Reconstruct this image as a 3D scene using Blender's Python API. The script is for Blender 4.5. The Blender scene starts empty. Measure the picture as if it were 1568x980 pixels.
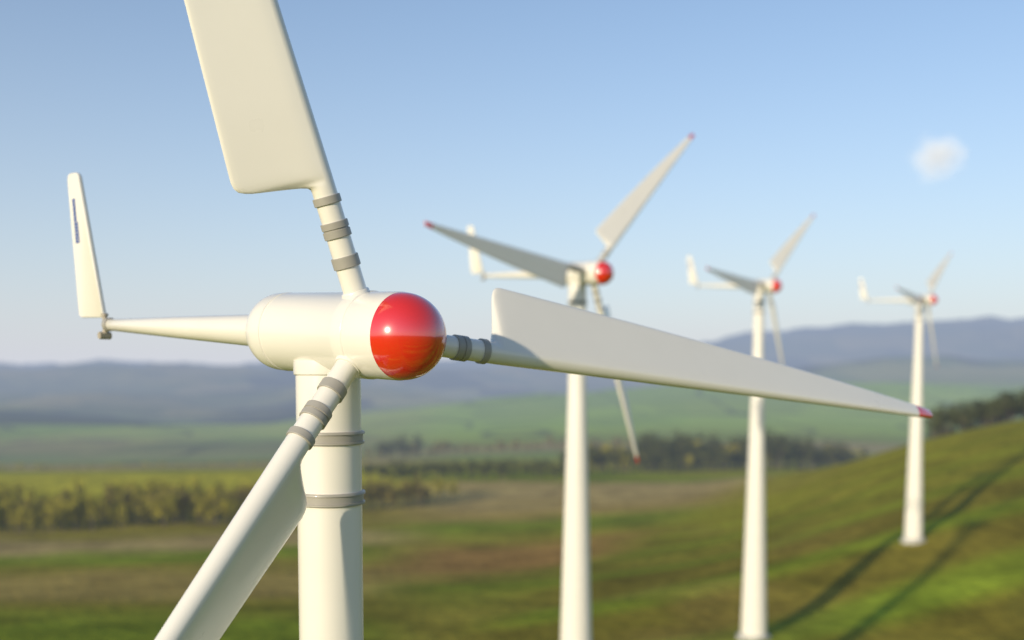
import bpy, math, random
import numpy as np
from mathutils import Vector, Matrix

random.seed(3)
scene = bpy.context.scene
CZ = 30.0
F = 1600.0; CX = 784.0; HOR = 570.0; PITCH = math.radians(4.0)
YP = HOR + F*math.tan(PITCH)

def unproj(px, py, d):
    fx = (px-CX)/F; fy = (YP-py)/F
    f = Vector((0, math.cos(PITCH), -math.sin(PITCH)))
    u = Vector((0, math.sin(PITCH), math.cos(PITCH)))
    return Vector((0,0,CZ)) + d*(Vector((1,0,0))*fx + f + u*fy)

# ------------------------------------------------------------ materials
def new_mat(name):
    m = bpy.data.materials.new(name); m.use_nodes = True
    return m, m.node_tree, m.node_tree.nodes['Principled BSDF']

def paint(name, col, rough=0.28, coat=0.6, var=0.02, bump=0.02, scale=1.2, cior=1.5):
    m, nt, p = new_mat(name)
    tc = nt.nodes.new('ShaderNodeTexCoord')
    n = nt.nodes.new('ShaderNodeTexNoise'); n.inputs['Scale'].default_value = scale
    n.inputs['Detail'].default_value = 6
    nt.links.new(tc.outputs['Object'], n.inputs['Vector'])
    r = nt.nodes.new('ShaderNodeValToRGB')
    r.color_ramp.elements[0].position = 0.3; r.color_ramp.elements[1].position = 0.7
    r.color_ramp.elements[0].color = (*[c*(1-var) for c in col], 1)
    r.color_ramp.elements[1].color = (*[min(1, c*(1+var*0.3)) for c in col], 1)
    nt.links.new(n.outputs['Fac'], r.inputs['Fac'])
    nt.links.new(r.outputs['Color'], p.inputs['Base Color'])
    mr = nt.nodes.new('ShaderNodeMapRange')
    mr.inputs['To Min'].default_value = rough*0.9; mr.inputs['To Max'].default_value = rough*1.15
    nt.links.new(n.outputs['Fac'], mr.inputs['Value'])
    nt.links.new(mr.outputs['Result'], p.inputs['Roughness'])
    p.inputs['Coat Weight'].default_value = coat
    p.inputs['Coat Roughness'].default_value = 0.08
    p.inputs['Coat IOR'].default_value = cior
    if bump > 0:
        n2 = nt.nodes.new('ShaderNodeTexNoise'); n2.inputs['Scale'].default_value = 0.9
        n2.inputs['Detail'].default_value = 1
        nt.links.new(tc.outputs['Object'], n2.inputs['Vector'])
        b = nt.nodes.new('ShaderNodeBump'); b.inputs['Strength'].default_value = bump
        b.inputs['Distance'].default_value = 0.05
        nt.links.new(n2.outputs['Fac'], b.inputs['Height'])
        nt.links.new(b.outputs['Normal'], p.inputs['Normal'])
    return m

M_WHITE = paint('white_paint', (0.80, 0.765, 0.69))
M_RED = paint('red_gloss', (0.70, 0.020, 0.008), rough=0.2, coat=1.0, bump=0.0, cior=2.1)
M_GREY = paint('grey_band', (0.36, 0.34, 0.30), rough=0.45, coat=0.1, var=0.08)
M_METAL = paint('bracket_metal', (0.38, 0.33, 0.25), rough=0.4, coat=0.2, var=0.2)
M_BLUE = paint('blue_lettering', (0.06, 0.10, 0.30), rough=0.4, coat=0.3)
M_CONC = paint('concrete', (0.50, 0.49, 0.45), rough=0.9, coat=0.0, var=0.25)

# ------------------------------------------------------------ mesh helpers
def mk(name, verts, faces, mat, parent=None, smooth=True, angle=35):
    me = bpy.data.meshes.new(name)
    me.from_pydata([tuple(v) for v in verts], [], faces)
    me.materials.append(mat)
    ob = bpy.data.objects.new(name, me)
    scene.collection.objects.link(ob)
    import bmesh
    bm = bmesh.new(); bm.from_mesh(me)
    bmesh.ops.recalc_face_normals(bm, faces=bm.faces)
    if smooth:
        for f in bm.faces: f.smooth = True
        for e in bm.edges:
            if len(e.link_faces) == 2 and e.calc_face_angle(0) > math.radians(angle):
                e.smooth = False
    bm.to_mesh(me); bm.free()
    if parent is not None:
        ob.parent = parent
        ob.matrix_parent_inverse = Matrix.Translation(parent.location).inverted()
    return ob

def frame(axis):
    a = Vector(axis).normalized()
    h = Vector((0,0,1)) if abs(a.z) < 0.9 else Vector((0,1,0))
    x = (h - a*h.dot(a)).normalized()
    y = a.cross(x)
    return a, x, y

def lathe(name, origin, axis, prof, mat, parent, seg=64, cap0=True, cap1=True, angle=35):
    a, x, y = frame(axis)
    vs = []; fs = []
    for (l, r) in prof:
        for i in range(seg):
            t = 2*math.pi*i/seg
            vs.append(origin + a*l + (x*math.cos(t)+y*math.sin(t))*r)
    for j in range(len(prof)-1):
        for i in range(seg):
            k = (i+1) % seg
            fs.append((j*seg+i, j*seg+k, (j+1)*seg+k, (j+1)*seg+i))
    if cap0: fs.append(tuple(range(seg)))
    if cap1: fs.append(tuple((len(prof)-1)*seg+i for i in range(seg)))
    return mk(name, vs, fs, mat, parent, angle=angle)

def rounded_poly(pts, rads, n=6):
    out = []
    N = len(pts)
    for i in range(N):
        p = Vector(pts[i]); a = Vector(pts[i-1]); b = Vector(pts[(i+1) % N])
        d1 = (a-p).normalized(); d2 = (b-p).normalized(); r = rads[i]
        s = p + d1*r; e = p + d2*r
        for k in range(n+1):
            t = k/n
            out.append((1-t)**2*s + 2*t*(1-t)*p + t*t*e)
    return out

# ------------------------------------------------------------ terrain table
cols_px = [-900, 0, 400, 784, 1100, 1250, 1400, 1568, 2300]
P = {
 -900:[(20,-24),(60,-25),(100,-26),(130,-29),(180,-34),(250,-40),(350,-45),(500,-48),(800,-70),(1300,-105),(2000,-110),(3000,-130),(4300,-70),(5500,35),(7000,0),(9000,60),(12000,-60)],
 0:[(20,-24),(60,-25),(100,-26),(130,-29),(180,-34.5),(250,-40),(350,-46),(500,-49),(800,-72),(1300,-110),(2000,-105),(2600,-105),(3200,-125),(4300,-70),(5500,35),(7000,-40),(9000,55),(12000,-60)],
 400:[(20,-24),(60,-25),(100,-26),(130,-29),(180,-34),(250,-39),(350,-44),(500,-47),(800,-71),(1300,-105),(2000,-115),(3000,-110),(3600,-120),(4300,-75),(5500,20),(7000,-40),(9000,50),(12000,-60)],
 784:[(20,-24),(60,-25),(100,-26.5),(130,-29),(180,-34),(250,-38),(350,-42),(500,-46),(800,-66),(1300,-86),(2000,-84),(2700,-50),(3200,-70),(4500,-120),(5500,-20),(7000,-50),(9000,55),(12000,-60)],
 1100:[(20,-24),(60,-25),(100,-25.5),(130,-26),(180,-29.5),(250,-35),(380,-41),(500,-49),(800,-67),(1300,-82),(2000,-72),(2700,-30),(3200,-60),(4300,-30),(5500,-80),(6500,20),(9000,290),(12000,0)],
 1250:[(20,-24),(60,-25),(100,-25),(130,-24),(180,-25),(250,-27),(350,-31),(450,-42),(600,-53),(800,-67),(1300,-82),(2000,-70),(2700,-30),(3200,-60),(4300,20),(5500,-80),(6500,60),(9000,390),(12000,0)],
 1400:[(20,-24),(60,-25),(100,-24.5),(130,-21.8),(180,-20),(250,-18),(300,-18.5),(350,-30),(500,-60),(800,-80),(1300,-85),(2000,-75),(3000,-45),(4300,80),(5500,-60),(6500,100),(9000,470),(12000,0)],
 1568:[(20,-24),(60,-25),(100,-24),(130,-20),(180,-16),(250,-12),(300,-12),(350,-25),(500,-58),(800,-80),(1300,-85),(2000,-70),(3000,-45),(4300,60),(5500,-60),(6500,140),(9000,560),(12000,0)],
 2300:[(20,-24),(60,-24),(100,-20),(130,-15),(180,-8),(250,0),(300,2),(350,-10),(500,-45),(800,-75),(1300,-80),(2000,-60),(3000,-20),(4300,40),(5200,20),(6500,200),(9000,600),(12000,0)],
}
NU, ND = 260, 420
UG = np.linspace(-1.1, 1.1, NU)
LD = np.linspace(math.log(10), math.log(30000), ND)
cu = np.array([(c-CX)/F for c in cols_px])
prof = np.array([np.interp(LD, np.log([q[0] for q in P[c]]+[30000]), [q[1] for q in P[c]]+[-40]) for c in cols_px])
T = np.empty((NU, ND))
for j in range(ND):
    T[:, j] = np.interp(UG, cu, prof[:, j])
def smooth1(A, axis, k, n):
    for _ in range(n):
        pad = [(0,0),(0,0)]; pad[axis] = (k,k)
        B = np.pad(A, pad, mode='edge')
        A = sum(np.take(B, range(i, i+A.shape[axis]), axis=axis) for i in range(2*k+1))/(2*k+1)
    return A
T = smooth1(T, 0, 5, 2); T = smooth1(T, 1, 2, 2)

rng = np.random.default_rng(5)
RG = rng.random((256,256))
def vnoise(x, y):
    xi = np.floor(x).astype(int); yi = np.floor(y).astype(int)
    fx = x-xi; fy = y-yi
    fx = fx*fx*(3-2*fx); fy = fy*fy*(3-2*fy)
    g = lambda a,b: RG[a % 256, b % 256]
    return (g(xi,yi)*(1-fx)+g(xi+1,yi)*fx)*(1-fy)+(g(xi,yi+1)*(1-fx)+g(xi+1,yi+1)*fx)*fy
def fbm(x, y, o=4):
    s = 0; a = .5; t = 0
    for i in range(o):
        s = s + a*vnoise(x*2**i+17*i, y*2**i+9*i); t += a; a *= .5
    return s/t
def sst(x): 
    x = np.clip(x, 0, 1); return x*x*(3-2*x)

def ud(X, Y):
    r = np.hypot(X, Y)+1e-6
    d = np.maximum(Y, .35*r)
    u = np.clip(X/d, -1.09, 1.09)
    return u, d, r
def rightw(u, d):
    b = -.09 + .29*np.log(np.maximum(d,20)/101)/math.log(3.76)
    return sst((u-b)/.10)*sst((420-d)/60)
def height(X, Y):
    X = np.asarray(X, float); Y = np.asarray(Y, float)
    u, d, r = ud(X, Y)
    fu = (u-UG[0])/(UG[1]-UG[0]); fd = (np.log(np.clip(d, 10.01, 29990))-LD[0])/(LD[1]-LD[0])
    i = np.clip(fu.astype(int), 0, NU-2); j = np.clip(fd.astype(int), 0, ND-2)
    fu = fu-i; fd = fd-j
    z = (T[i,j]*(1-fu)+T[i+1,j]*fu)*(1-fd)+(T[i,j+1]*(1-fu)+T[i+1,j+1]*fu)*fd
    back = sst((Y/r - .1)/.35)
    z = z*back + (-26)*(1-back)
    far = sst((d-900)/1500)*sst((16000-d)/5000)
    z = z + far*((fbm(X/700, Y/700, 5)-.5)*0.028*np.minimum(d, 9000))
    z = z + (fbm(X/60+5, Y/60, 3)-.5)*1.2*sst((d-90)/60)*sst((900-d)/300)
    w = rightw(u, d)*sst((d-60)/30)
    v = Y-.40*X + 14*(fbm(X/55, Y/55, 2)-.5)
    z = z + w*(0.42*sst((200-d)/90)+.07)*np.sin(2*math.pi*v/26)
    return z + CZ

# ground mesh, polar sheet all the way round
af = np.linspace(math.radians(-42), math.radians(42), 640)
ab = np.linspace(math.radians(42), math.radians(318), 100)[1:-1]
ang = np.concatenate([af, ab]); NA = len(ang)
rr = np.exp(np.linspace(math.log(6), math.log(30000), 560)); NR = len(rr)
A2, R2 = np.meshgrid(ang, rr)
X = R2*np.sin(A2); Y = R2*np.cos(A2); Z = height(X, Y)
vs = np.stack([X, Y, Z], -1).reshape(-1, 3)
vs = np.vstack([vs, [[0, 0, float(height(0., 6.))]]])
jj, ii = np.meshgrid(np.arange(NR-1), np.arange(NA), indexing='ij')
kk = (ii+1) % NA
quads = np.stack([jj*NA+ii, (jj+1)*NA+ii, (jj+1)*NA+kk, jj*NA+kk], -1).reshape(-1, 4)
ci = NR*NA
tris = np.stack([np.full(NA, ci), np.arange(NA), (np.arange(NA)+1) % NA], -1)
me = bpy.data.meshes.new('ground')
me.vertices.add(len(vs)); me.vertices.foreach_set('co', vs.ravel())
nl = quads.size+tris.size
me.loops.add(nl)
me.loops.foreach_set('vertex_index', np.concatenate([quads[:, ::-1].ravel(), tris[:, ::-1].ravel()]).astype(np.int32))
npol = len(quads)+len(tris)
me.polygons.add(npol)
ls = np.concatenate([np.arange(len(quads))*4, quads.size+np.arange(len(tris))*3]).astype(np.int32)
me.polygons.foreach_set('loop_start', ls)
me.update(calc_edges=True); me.validate()
me.polygons.foreach_set('use_smooth', np.ones(npol, bool))
if me.polygons[NA*100+100].normal.z < 0:
    me.flip_normals()

# field colours (albedo) per vertex
def C(*c): return np.array(c)
GREEN=C(.24,.28,.022); OLIVE=C(.32,.26,.035); BROWN=C(.43,.30,.075); TAN=C(.54,.39,.14)
BRIGHT=C(.27,.40,.028); DARK=C(.12,.13,.03); YEL=C(.48,.42,.025); RED=C(.37,.21,.055); MID=C(.25,.32,.07)
def mix(a, b, w): return a*(1-w[..., None])+b*w[..., None]
def colour(X, Y):
    u, d, r = ud(X, Y)
    dn = d*(1+.26*(fbm(X/45+3, Y/24, 4)-.5)) - .12*X*sst((400-d)/200)
    keys = [(20,GREEN),(90,GREEN),(112,GREEN*.9),(130,OLIVE*.9),(148,BROWN),(172,BROWN),(190,OLIVE),(202,GREEN),(215,GREEN),(228,TAN*.85),(248,TAN*.8),(270,OLIVE),(330,OLIVE),(360,YEL),(560,YEL),(640,GREEN),(720,TAN*.9),(830,TAN*.8),(950,OLIVE),(1200,MID),(1500,DARK*1.5),(1750,BRIGHT*1.4),(2500,BRIGHT*1.4),(2800,DARK*1.5),(30000,DARK*.7)]
    ks = np.log([k[0] for k in keys]); kc = np.array([k[1] for k in keys])
    ld = np.log(np.maximum(dn, 20))
    L = np.stack([np.interp(ld, ks, kc[:, c]) for c in range(3)], -1)
    keys2 = [(20,GREEN),(100,OLIVE*.9),(125,OLIVE),(150,GREEN*.9),(170,RED),(205,RED),(225,OLIVE),(245,GREEN),(270,GREEN),(290,BROWN),(330,TAN*.85),(400,TAN*.85),(430,GREEN),(560,YEL*.85),(700,YEL*.7),(900,MID*1.1),(1100,TAN*.8),(1250,GREEN),(1600,BRIGHT*1.35),(2900,BRIGHT*1.35),(3300,MID),(4500,MID*.8),(5500,DARK),(30000,DARK*1.3)]
    ks2 = np.log([k[0] for k in keys2]); kc2 = np.array([k[1] for k in keys2])
    M = np.stack([np.interp(ld, ks2, kc2[:, c]) for c in range(3)], -1)
    col = mix(L, M, sst((u+.17+.08*(fbm(X/120, Y/120, 2)-.5))/.12))
    # hill on the right
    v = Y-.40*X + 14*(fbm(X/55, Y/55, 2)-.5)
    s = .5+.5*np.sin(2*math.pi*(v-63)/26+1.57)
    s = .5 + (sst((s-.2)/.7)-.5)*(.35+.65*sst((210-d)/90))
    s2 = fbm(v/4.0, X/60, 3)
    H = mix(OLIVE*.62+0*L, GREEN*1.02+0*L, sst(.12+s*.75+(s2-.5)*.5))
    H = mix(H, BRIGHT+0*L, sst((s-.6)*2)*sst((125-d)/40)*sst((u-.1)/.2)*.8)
    H = mix(H, YEL*.75+0*L, sst((d-150)/120)*.7*(.5+s2*.6))
    H = mix(H, BROWN*.8+0*L, sst((fbm(X/25, Y/25, 3)-.48)*5)*.55*sst((.42-u)/.3))
    col = mix(col, H, rightw(u, d))
    # patchwork of far fields
    far = sst((d-1000)/600)
    cell = vnoise(np.floor(X/260+.4*np.sin(Y/500))*7.3, np.floor(Y/420+.3*np.sin(X/300))*5.1)
    pm = mix(DARK*1.1+0*L, TAN*.9+0*L, sst((cell-.25)*1.6))
    meadow = sst((u+.12)/.08)*sst((3100-d)/300)
    col = mix(col, pm, far*(.45-.30*meadow))
    woods = sst((fbm(X/350+8, Y/600, 4)-.56)*12)*far*(1-.75*meadow)
    col = mix(col, DARK*.25+0*L, woods*.85)
    hd = sst(1-np.abs(vnoise(X/170+3, Y/300)-.5)*22)*sst((d-700)/300)*sst((3200-d)/400)
    col = mix(col, DARK*.5+0*L, hd*.7)
    n = fbm(X/7, Y/5, 4)
    near = sst((800-d)/300)
    col = col*(1+near*(n-.5)*1.0)[..., None]
    return np.clip(col, .01, 1)
col = colour(X, Y).reshape(-1, 3)
col = np.vstack([col, [GREEN]])
at = me.color_attributes.new('field', 'FLOAT_COLOR', 'POINT')
at.data.foreach_set('color', np.hstack([col, np.ones((len(col), 1))]).ravel())
ground = bpy.data.objects.new('ground', me); scene.collection.objects.link(ground)

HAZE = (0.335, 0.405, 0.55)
def add_painted_haze(nt, shader_out, dist=4700.0, col=HAZE):  # aerial haze painted into the surface as emission, stronger with distance from origin
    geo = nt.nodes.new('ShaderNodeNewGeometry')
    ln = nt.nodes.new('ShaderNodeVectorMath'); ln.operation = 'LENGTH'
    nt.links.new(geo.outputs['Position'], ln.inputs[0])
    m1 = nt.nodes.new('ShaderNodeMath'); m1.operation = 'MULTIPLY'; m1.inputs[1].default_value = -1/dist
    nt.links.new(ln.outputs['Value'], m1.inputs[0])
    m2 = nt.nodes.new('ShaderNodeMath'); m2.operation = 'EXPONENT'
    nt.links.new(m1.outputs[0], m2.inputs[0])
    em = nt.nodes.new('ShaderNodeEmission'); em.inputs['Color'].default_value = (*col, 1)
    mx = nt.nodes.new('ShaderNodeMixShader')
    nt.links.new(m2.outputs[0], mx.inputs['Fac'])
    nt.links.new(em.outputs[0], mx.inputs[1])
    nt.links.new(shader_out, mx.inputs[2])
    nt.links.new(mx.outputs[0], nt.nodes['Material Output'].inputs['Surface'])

gm, nt, p = new_mat('field_ground')
a = nt.nodes.new('ShaderNodeAttribute'); a.attribute_name = 'field'
tc = nt.nodes.new('ShaderNodeTexCoord')
n1 = nt.nodes.new('ShaderNodeTexNoise'); n1.inputs['Scale'].default_value = 0.6; n1.inputs['Detail'].default_value = 8
nt.links.new(tc.outputs['Object'], n1.inputs['Vector'])
mr = nt.nodes.new('ShaderNodeMapRange'); mr.inputs['To Min'].default_value = .4; mr.inputs['To Max'].default_value = 1.6
nt.links.new(n1.outputs['Fac'], mr.inputs['Value'])
vm = nt.nodes.new('ShaderNodeVectorMath'); vm.operation = 'SCALE'
nt.links.new(a.outputs['Color'], vm.inputs[0]); nt.links.new(mr.outputs['Result'], vm.inputs['Scale'])
nt.links.new(vm.outputs[0], p.inputs['Base Color'])
p.inputs['Roughness'].default_value = 1.0; p.inputs['Specular IOR Level'].default_value = 0.0
bp = nt.nodes.new('ShaderNodeBump'); bp.inputs['Strength'].default_value = .7; bp.inputs['Distance'].default_value = .45
nt.links.new(n1.outputs['Fac'], bp.inputs['Height']); nt.links.new(bp.outputs['Normal'], p.inputs['Normal'])
add_painted_haze(nt, p.outputs[0])  # far ground fades into the painted haze glow
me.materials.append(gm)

# ------------------------------------------------------------ trees
def foliage_mat(name, c1, c2):
    m, nt, p = new_mat(name)
    g = nt.nodes.new('ShaderNodeNewGeometry')
    n = nt.nodes.new('ShaderNodeTexNoise'); n.inputs['Scale'].default_value = .35; n.inputs['Detail'].default_value = 4
    nt.links.new(g.outputs['Position'], n.inputs['Vector'])
    r = nt.nodes.new('ShaderNodeValToRGB')
    r.color_ramp.elements[0].position = .35; r.color_ramp.elements[1].position = .65
    r.color_ramp.elements[0].color = (*c1, 1); r.color_ramp.elements[1].color = (*c2, 1)
    nt.links.new(n.outputs['Fac'], r.inputs['Fac']); nt.links.new(r.outputs['Color'], p.inputs['Base Color'])
    p.inputs['Roughness'].default_value = .8; p.inputs['Specular IOR Level'].default_value = 0.15
    add_painted_haze(nt, p.outputs[0])  # same painted distance haze on bark and leaves
    return m
M_BARK = foliage_mat('bark', (.09,.07,.05), (.16,.13,.09))
M_LEAF = foliage_mat('leaves_spring', (.16,.15,.018), (.44,.39,.045))
M_LEAFD = foliage_mat('leaves_dark', (.035,.045,.018), (.10,.11,.028))
M_TWIG = foliage_mat('leaves_brown', (.11,.085,.03), (.25,.21,.045))

def tree_arrays(h, w, nleaf, leaf, seed, tall=False):
    r = np.random.default_rng(seed)
    V = []; Fc = []; mi = []
    def tube(p0, p1, r0, r1, s=6):
        b = len(V); d = np.array(p1)-np.array(p0); d = d/np.linalg.norm(d)
        x = np.cross(d, [.3, .9, .1]); x /= np.linalg.norm(x); y = np.cross(d, x)
        for p, q in ((p0, r0), (p1, r1)):
            for i in range(s):
                t = 2*math.pi*i/s
                V.append(np.array(p)+(x*math.cos(t)+y*math.sin(t))*q)
        for i in range(s):
            k = (i+1) % s
            Fc.append((b+i, b+k, b+s+k, b+s+i)); mi.append(0)
    top = np.array([r.normal()*.03*h, r.normal()*.03*h, h*.9])
    tube((0, 0, -.5), top*.5, .028*h, .018*h); tube(top*.5, top, .018*h, .004*h)
    tips = [top*.95]
    for i in range(9 if not tall else 12):
        f = r.uniform(.22, .8); az = r.uniform(0, 6.28)
        L = w*.5*r.uniform(.6, 1.05)*(1-.5*abs(f-.5))
        st = top*f; en = st+np.array([math.cos(az)*L, math.sin(az)*L, h*r.uniform(.08, .24)])
        tube(st, en, .010*h, .003*h, 4); tips.append(en); tips.append((st+en)/2+[0, 0, .05*h])
    tips = np.array(tips)
    c = tips[r.integers(0, len(tips), nleaf)] + r.normal(size=(nleaf, 3))*np.array([w*.13, w*.13, h*.08])
    c[:, 2] = np.clip(c[:, 2], h*.12, h*1.02)
    for q in c:
        b = len(V); n = r.normal(size=3); n /= np.linalg.norm(n)
        x = np.cross(n, r.normal(size=3)); x /= np.linalg.norm(x); y = np.cross(n, x)
        s = leaf*r.uniform(.5, 1.3)
        V.extend([q-x*s, q-y*s*.6, q+x*s, q+y*s*.6]); Fc.append((b, b+1, b+2, b+3)); mi.append(1)
    return np.array(V), np.array(Fc), np.array(mi)
PROTO = [tree_arrays(10, 6, 420, .42, s) for s in (1, 2, 3)] + [tree_arrays(10, 3.6, 360, .36, s, True) for s in (4, 5, 6)]

def tree_mass(name, spots, leafmat, protos):
    VV = []; FF = []; MM = []; off = 0
    for (x, y, h) in spots:
        V, Fc, mi = PROTO[random.choice(protos)]
        s = h/10; t = random.uniform(0, 6.28); k = random.uniform(.8, 1.25)
        R = np.array([[math.cos(t), -math.sin(t), 0], [math.sin(t), math.cos(t), 0], [0, 0, 1]])
        W = (V*np.array([s*k, s*k, s])) @ R.T + np.array([x, y, float(height(x, y))])
        VV.append(W); FF.append(Fc+off); MM.append(mi); off += len(V)
    VV = np.vstack(VV); FF = np.vstack(FF); MM = np.concatenate(MM)
    m = bpy.data.meshes.new(name)
    m.vertices.add(len(VV)); m.vertices.foreach_set('co', VV.ravel())
    m.loops.add(FF.size); m.loops.foreach_set('vertex_index', FF.ravel().astype(np.int32))
    m.polygons.add(len(FF)); m.polygons.foreach_set('loop_start', (np.arange(len(FF))*4).astype(np.int32))
    m.materials.append(M_BARK); m.materials.append(leafmat)
    m.update(calc_edges=True)
    m.polygons.foreach_set('material_index', MM.astype(np.int32))
    ob = bpy.data.objects.new(name, m); scene.collection.objects.link(ob)
    return ob
def row(px0, px1, d0, d1, n, h0, h1, jd=.03):
    out = []
    for i in range(n):
        t = (i+random.random())/n
        d = (d0+(d1-d0)*t)*(1+random.uniform(-jd, jd)); px = px0+(px1-px0)*t
        out.append(((px-CX)/F*d, d, random.uniform(h0, h1)))
    return out
tree_mass('tree_line', row(-420, 400, 252, 285, 90, 5, 10)+row(-420, 400, 275, 310, 80, 6, 12.5), M_LEAF, [3, 4, 5, 0])
tree_mass('tree_line', row(-420, 420, 262, 292, 40, 5, 11), M_TWIG, [3, 4, 5, 0])
tree_mass('tree_line', row(340, 660, 300, 330, 34, 5, 10), M_TWIG, [0, 1, 3])
tree_mass('tree_line', row(380, 700, 340, 350, 24, 5, 8), M_LEAF, [0, 1, 3])
tree_mass('tree_line', row(560, 900, 440, 430, 40, 4, 8)+row(600, 900, 470, 480, 30, 4, 7), M_LEAFD, [0, 1, 2])
tree_mass('tree_line', row(860, 1150, 500, 540, 40, 7, 13)+row(980, 1340, 560, 600, 50, 9, 22, .06), M_LEAFD, [0, 1, 2, 3])
tree_mass('tree_line', row(880, 1340, 520, 640, 70, 7, 16, .08), M_LEAF, [0, 1, 2])
tree_mass('tree_line', row(0, 560, 640, 700, 30, 3, 6), M_LEAF, [0, 1, 2])
tree_mass('tree_line', row(560, 1000, 900, 1000, 40, 8, 16), M_TWIG, [0, 1, 2])
tree_mass('tree_line', row(1425, 2000, 300, 285, 70, 6, 10)+row(1425, 2000, 320, 300, 60, 6, 11), M_LEAFD, [0, 1, 2])
tree_mass('tree_line', row(580, 640, 900, 930, 6, 12, 22), M_LEAFD, [0, 1, 2])

# ------------------------------------------------------------ wind turbines
def blade(root, H, b, a, L, idx, gam=math.radians(22)):
    b = b.normalized()
    tau = a.cross(b).normalized()
    c = tau*math.cos(gam) - a*math.sin(gam)
    c = (c-b*c.dot(b)).normalized()
    n = b.cross(c).normalized()
    rs = lambda t: .168 - (.168-.055)*max(0, (t-2.2))/(L-2.2)
    c1 = 1.18
    secs = [(.45, .168), (1.0, .168), (1.6, .168), (2.06, .168), (2.10, .175), (2.13, .21), (2.155, .30), (2.18, .45), (2.205, .62), (2.23, .80), (2.25, .94), (2.275, 1.04), (2.31, 1.12), (2.37, 1.165), (2.45, c1)]
    for k in range(1, 25):
        f = k/24; t = 2.45+(L-2.45)*f
        secs.append((t, c1*(1-f)**.92*(1)+.15*f+.05*math.sin(f*math.pi)))
    secs.append((L+.04, .11)); secs.append((L+.06, .05))
    S = 40; vs = []; fs = []
    for (t, ch) in secs:
        r = rs(min(t, L)) if t <= L else (.04 if t < L+.05 else .015)
        w = min(1, max(0, (ch-r)/.25))
        for i in range(S):
            th = 2*math.pi*i/S; co = math.cos(th); si = math.sin(th)
            if co > 0:
                x = ch*co; sg = 1 if si > 0 else -1
                yc = r*si; yw = sg*(r*(1-co**.9)*.92+.018*min(1, abs(si)*4)) if abs(si) > 1e-6 else 0
                yw = sg*min(abs(yw), r) if abs(si) > 1e-6 else 0
                y = yc*(1-w)+yw*w
            else:
                x = r*co; y = r*si
            vs.append(H + b*t + c*x + n*y)
    ns = len(secs)
    for j in range(ns-1):
        for i in range(S):
            k = (i+1) % S
            fs.append((j*S+i, j*S+k, (j+1)*S+k, (j+1)*S+i))
    fs.append(tuple(range(S))); fs.append(tuple((ns-1)*S+i for i in range(S)))
    ob = mk('blade_%d' % idx, vs, fs, M_WHITE, root, angle=50)
    ob.data.materials.append(M_RED)
    for pl in ob.data.polygons:
        t = (Vector(pl.center)-H).dot(b)
        if t > L-.42: pl.material_index = 1
    for q, (t0, t1) in enumerate(((.98, 1.14), (1.40, 1.62), (1.86, 1.97))):
        r0 = .17; e = .022
        pr = [(t0, r0-.01), (t0, r0+e-.006), (t0+.008, r0+e)]
        if q == 1: pr += [(t0+.10, r0+e), (t0+.105, r0+.008), (t0+.125, r0+.008), (t0+.13, r0+e)]
        pr += [(t1-.008, r0+e), (t1, r0+e-.006), (t1, r0-.01)]
        lathe('blade_%d_band_%d' % (idx, q+1), H, b, pr, M_GREY, root, seg=40)
    lathe('blade_%d_collar' % idx, H, b, [(.5, .20), (.618, .20), (.64, .19), (.645, .165)], M_WHITE, root, seg=40)

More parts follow.
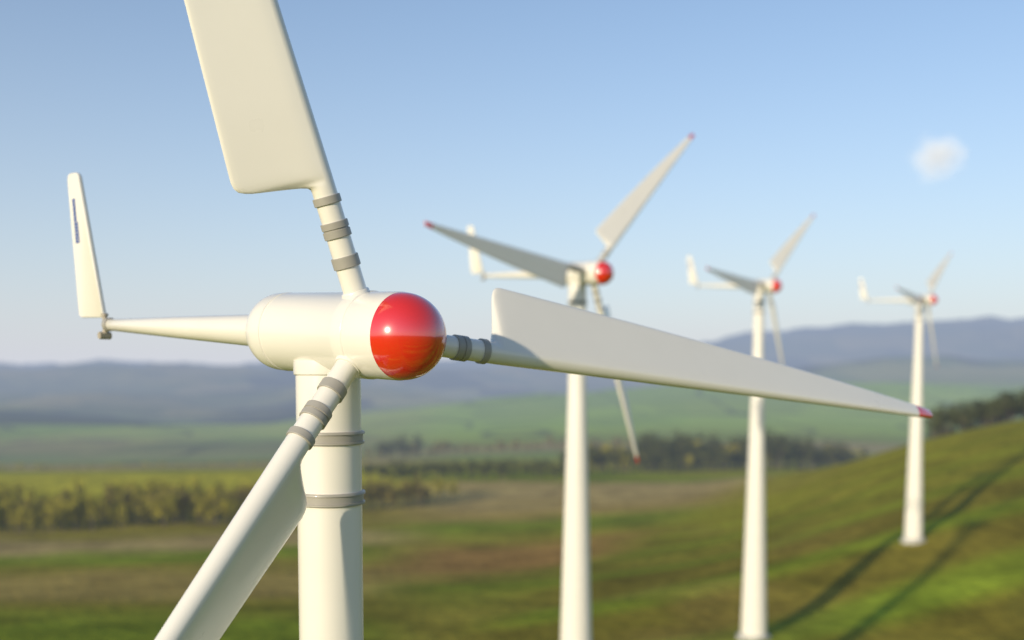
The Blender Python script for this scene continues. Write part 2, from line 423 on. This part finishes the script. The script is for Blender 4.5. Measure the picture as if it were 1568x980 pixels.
def turbine(N, a, Lt, blades, Ls, gams):
    a = a.normalized()
    Tp = N - a*1.58
    gz = float(height(Tp.x, Tp.y))
    root = bpy.data.objects.new('wind_turbine', None)
    root.location = (Tp.x, Tp.y, gz); scene.collection.objects.link(root)
    bpy.context.view_layer.update()
    R = .6
    pr = [(R*math.sin(t), R*math.cos(t)) for t in np.linspace(math.pi/2-.01, 0, 24)] + [(-.004, R)]
    lathe('nose_cone', N, a, pr, M_RED, root, seg=96)
    pr = [(.0, R-.02), (-.004, R+.002), (-.03, R+.008), (-.56, R+.008), (-.575, R+.006), (-.585, R+.018), (-.60, R+.022), (-.79, R+.022), (-.81, R+.018), (-.82, R+.004), (-.83, R),
          (-2.40, R-.01), (-2.41, R-.02), (-2.44, R-.02), (-2.45, R-.006), (-2.6, R-.012)]
    for t in np.linspace(0, math.pi/2, 12)[1:]:
        pr.append((-2.6-.42*math.sin(t), .27+(R-.012-.27)*math.cos(t)))
    pr += [(-3.04, .27), (-3.05, .262), (-3.3, .255), (-5.5, .185), (-Lt+.03, .105), (-Lt, .09)]
    lathe('nacelle', N, a, pr, M_WHITE, root, seg=96, angle=40)
    top = Tp.z - .42; H = top-gz
    pr = []
    for k in range(0, 33):
        s = H*k/32
        r = .475 + .028*max(0, s-5)
        pr.append((-s, r))
    pr[-1] = (-(H+.6), pr[-1][1])
    lathe('tower', Vector((Tp.x, Tp.y, top)), Vector((0, 0, 1)), pr, M_WHITE, root, seg=64)
    rb = .475+.028*max(0, H-5)
    lathe('tower_base', Vector((Tp.x, Tp.y, gz)), Vector((0, 0, 1)), [(-.8, rb+.35), (.25, rb+.35), (.3, rb+.3), (.3, rb+.1), (.42, rb+.1), (.45, rb)], M_CONC, root, seg=48)
    lathe('yaw_collar', Vector((Tp.x, Tp.y, Tp.z)), Vector((0, 0, 1)), [(-.40, .46), (-.40, .505), (-.56, .505), (-.60, .50), (-.615, .478)], M_WHITE, root, seg=64)
    for q, dz in enumerate((-1.52, -2.41)):
        r = .475
        lathe('tower_band_%d' % (q+1), Vector((Tp.x, Tp.y, Tp.z+dz)), Vector((0, 0, 1)),
              [(.09, r-.01), (.09, r+.04), (.075, r+.05), (.05, r+.05), (.045, r+.025), (-.06, r+.02), (-.062, r+.045), (-.09, r+.045), (-.10, r+.035), (-.10, r-.01)], M_GREY, root, seg=64)
    Hb = N - a*.70
    up = (Vector((0,0,1)) - a*a.z).normalized()
    e2 = up.cross(a).normalized()
    if e2.y < 0: e2 = -e2
    for i, bl in enumerate(blades):
        if isinstance(bl, Vector):
            b = (bl-Hb)
        else:
            f = math.radians(bl); b = up*math.cos(f)+e2*math.sin(f)
        blade(root, Hb, b, a, Ls[i], i+1, math.radians(gams[i]))
    E = N - a*Lt
    bk = Vector((-a.x, -a.y, 0)).normalized(); upv = Vector((0, 0, 1)); nn = bk.cross(upv).normalized()
    out = rounded_poly([(.08, .13), (.98, .16), (1.30, 2.90), (.88, 2.88)], [.06, .10, .16, .12])
    t = .035; S = len(out); vs = []
    for s in (-t, -t*.6, t*.6, t):
        sh = .0 if abs(s) < t else .012
        cx = sum(o.x for o in out)/S; cy = sum(o.y for o in out)/S
        for o in out:
            dx = o.x-cx; dy = o.y-cy; l = math.hypot(dx, dy)
            vs.append(E + bk*(o.x-dx/l*sh) + upv*(o.y-dy/l*sh) + nn*s)
    fs = []
    for j in range(3):
        for i in range(S):
            k = (i+1) % S; fs.append((j*S+i, j*S+k, (j+1)*S+k, (j+1)*S+i))
    fs.append(tuple(range(S))); fs.append(tuple(3*S+i for i in range(S)))
    mk('tail_vane', vs, fs, M_WHITE, root, angle=50)
    vs = []; fs = []
    rr_ = random.Random(4); y0 = 1.56
    while y0 < 2.34:
        hgt = rr_.uniform(.05, .10); lean = (y0-.16)*.32/2.74
        xl = .76 if y0 > 1.95 else .72
        for (xa, xb, ya, yb) in ((xl, .86, 0, hgt*.75), (xl, xl+.05, 0, hgt), (.80, .86, 0, hgt)):
            for sd_ in (-1, 1):
                bb = len(vs)
                for (xx, yy) in ((xa, ya), (xb, ya), (xb, yb), (xa, yb)):
                    vs.append(E + bk*(xx+lean-.0) + upv*(y0+yy) + nn*sd_*(t+.004+.0005*len(fs)/400))
                fs.append((bb, bb+1, bb+2, bb+3))
        y0 += hgt+.006
    me_ = bpy.data.meshes.new('vane_lettering'); me_.from_pydata([tuple(v) for v in vs], [], fs); me_.materials.append(M_BLUE)
    ob = bpy.data.objects.new('vane_lettering', me_); scene.collection.objects.link(ob); ob.parent = root
    ob.matrix_parent_inverse = Matrix.Translation(root.location).inverted()
    lathe('vane_pivot', E+bk*.10, upv, [(-.26, .05), (-.25, .06), (-.12, .06), (-.12, .045), (.16, .045), (.16, .065), (.20, .065), (.21, .05)], M_METAL, root, seg=24)
    lathe('vane_clamp', E-bk*.06, -bk, [(-.06, .10), (-.06, .125), (.06, .125), (.06, .10)], M_GREY, root, seg=32)
    lathe('clamp_bolt', E+bk*.10-upv*.2-nn*.10, nn, [(-.02, .07), (.2, .07)], M_METAL, root, seg=6)
    lathe('vane_bracket', E+bk*.10-upv*.20, bk, [(0, .035), (.16, .035)], M_METAL, root, seg=12)
    return root

N1 = unproj(617, 515, 14.3); E1 = unproj(165, 497, 19.3)
a1 = (N1-E1).normalized()
H1 = N1-a1*.7
b1 = [unproj(407, 0, 13.5), unproj(1424, 637, 22.3), unproj(258, 980, 12.2)]
L1 = (b1[1]-H1).length
turbine(N1, a1, (N1-E1).length, b1, (L1, L1, L1), (24, 26, 24))
for (px, py, d, tx, ty, td, phis, L) in ((922, 418, 54, 742, 422, 59.2, (48, -84, 153), (12.9, 12.3, 11.5)),
                               (1187, 438, 95, 1070, 437, 100, (50, -86, 150), (11.4, 11.4, 11.0)),
                               (1428, 459, 130, 1330, 460, 135.2, (52, -85, 148), (10.4, 10.6, 9.8))):
    Nn = unproj(px, py, d); En = unproj(tx, ty, td)
    turbine(Nn, Nn-En, (Nn-En).length, phis, L, (30, -8, 14))

# ------------------------------------------------------------ cloud
cp = unproj(1436, 240, 3000)
import bmesh
bm = bmesh.new(); bmesh.ops.create_icosphere(bm, subdivisions=4, radius=1)
for v in bm.verts:
    v.co *= 1+.12*math.sin(v.co.x*5+v.co.z*3)
cm = bpy.data.meshes.new('cloud'); bm.to_mesh(cm); bm.free()
cloud = bpy.data.objects.new('cloud', cm); scene.collection.objects.link(cloud)
cloud.location = cp; cloud.scale = (95, 60, 78)
m = bpy.data.materials.new('cloud_vapour'); m.use_nodes = True; nt = m.node_tree; nt.nodes.clear()
o = nt.nodes.new('ShaderNodeOutputMaterial'); pv = nt.nodes.new('ShaderNodeVolumePrincipled')
tc = nt.nodes.new('ShaderNodeTexCoord')
ln = nt.nodes.new('ShaderNodeVectorMath'); ln.operation = 'LENGTH'; nt.links.new(tc.outputs['Object'], ln.inputs[0])
no = nt.nodes.new('ShaderNodeTexNoise'); no.inputs['Scale'].default_value = 1.8; no.inputs['Detail'].default_value = 5
nt.links.new(tc.outputs['Object'], no.inputs['Vector'])
mm = nt.nodes.new('ShaderNodeMath'); mm.operation = 'SUBTRACT'; mm.inputs[0].default_value = .25
nt.links.new(ln.outputs['Value'], mm.inputs[1])
m3 = nt.nodes.new('ShaderNodeMath'); m3.operation = 'MULTIPLY_ADD'; m3.inputs[1].default_value = 1.3
nt.links.new(no.outputs['Fac'], m3.inputs[0]); nt.links.new(mm.outputs[0], m3.inputs[2])
m4 = nt.nodes.new('ShaderNodeMath'); m4.operation = 'MULTIPLY'; m4.inputs[1].default_value = .020; m4.use_clamp = True
nt.links.new(m3.outputs[0], m4.inputs[0]); nt.links.new(m4.outputs[0], pv.inputs['Density'])
pv.inputs['Color'].default_value = (1, 1, 1, 1)
pv.inputs['Anisotropy'].default_value = -0.45
nt.links.new(pv.outputs[0], o.inputs['Volume'])
cm.materials.append(m)

# ------------------------------------------------------------ light
EL = math.radians(14); sx, sy = -.575, -.818
sd = Vector((sx*math.cos(EL), sy*math.cos(EL), math.sin(EL)))
sl = bpy.data.lights.new('sun', 'SUN'); sl.energy = 4.25; sl.angle = math.radians(1.2); sl.color = (1, .86, .63)
so = bpy.data.objects.new('sun', sl); scene.collection.objects.link(so)
so.rotation_euler = sd.to_track_quat('Z', 'Y').to_euler()
w = bpy.data.worlds.new('World'); scene.world = w; w.use_nodes = True
nt = w.node_tree; bg = nt.nodes['Background']
sky = nt.nodes.new('ShaderNodeTexSky'); sky.sky_type = 'NISHITA'; sky.sun_disc = False
sky.sun_elevation = EL; sky.sun_rotation = math.atan2(sx, sy)
sky.air_density = 1.0; sky.dust_density = 0.5; sky.ozone_density = 2.0
tint = nt.nodes.new('ShaderNodeVectorMath'); tint.operation = 'MULTIPLY'; tint.inputs[1].default_value = (.92, 1.02, 1.12)
nt.links.new(sky.outputs[0], tint.inputs[0])
# horizon haze layer of the atmosphere
tcw = nt.nodes.new('ShaderNodeTexCoord'); sp = nt.nodes.new('ShaderNodeSeparateXYZ')
nt.links.new(tcw.outputs['Generated'], sp.inputs[0])
mx0 = nt.nodes.new('ShaderNodeMath'); mx0.operation = 'MAXIMUM'; mx0.inputs[1].default_value = 0
nt.links.new(sp.outputs['Z'], mx0.inputs[0])
mm1 = nt.nodes.new('ShaderNodeMath'); mm1.operation = 'MULTIPLY'; mm1.inputs[1].default_value = -5.0
nt.links.new(mx0.outputs[0], mm1.inputs[0])
ex = nt.nodes.new('ShaderNodeMath'); ex.operation = 'EXPONENT'; nt.links.new(mm1.outputs[0], ex.inputs[0])
mixc = nt.nodes.new('ShaderNodeMix'); mixc.data_type = 'RGBA'
nt.links.new(ex.outputs[0], mixc.inputs[0])
nt.links.new(tint.outputs[0], mixc.inputs[6]); mixc.inputs[7].default_value = (4.35, 4.5, 5.0, 1)
nt.links.new(mixc.outputs[2], bg.inputs['Color']); bg.inputs['Strength'].default_value = .15

# ------------------------------------------------------------ camera
cd = bpy.data.cameras.new('camera'); cam = bpy.data.objects.new('camera', cd); scene.collection.objects.link(cam)
cam.location = (0, 0, CZ); cam.rotation_euler = (math.pi/2-PITCH, 0, 0)
cd.sensor_width = 36; cd.lens = F/1568*36; cd.shift_y = (YP-490)/1568
cd.clip_end = 60000; cd.clip_start = .1
cd.dof.use_dof = True; cd.dof.focus_distance = 14.3; cd.dof.aperture_fstop = .27
scene.camera = cam
scene.view_settings.view_transform = 'Standard'
scene.view_settings.look = 'None'
scene.view_settings.exposure = 0
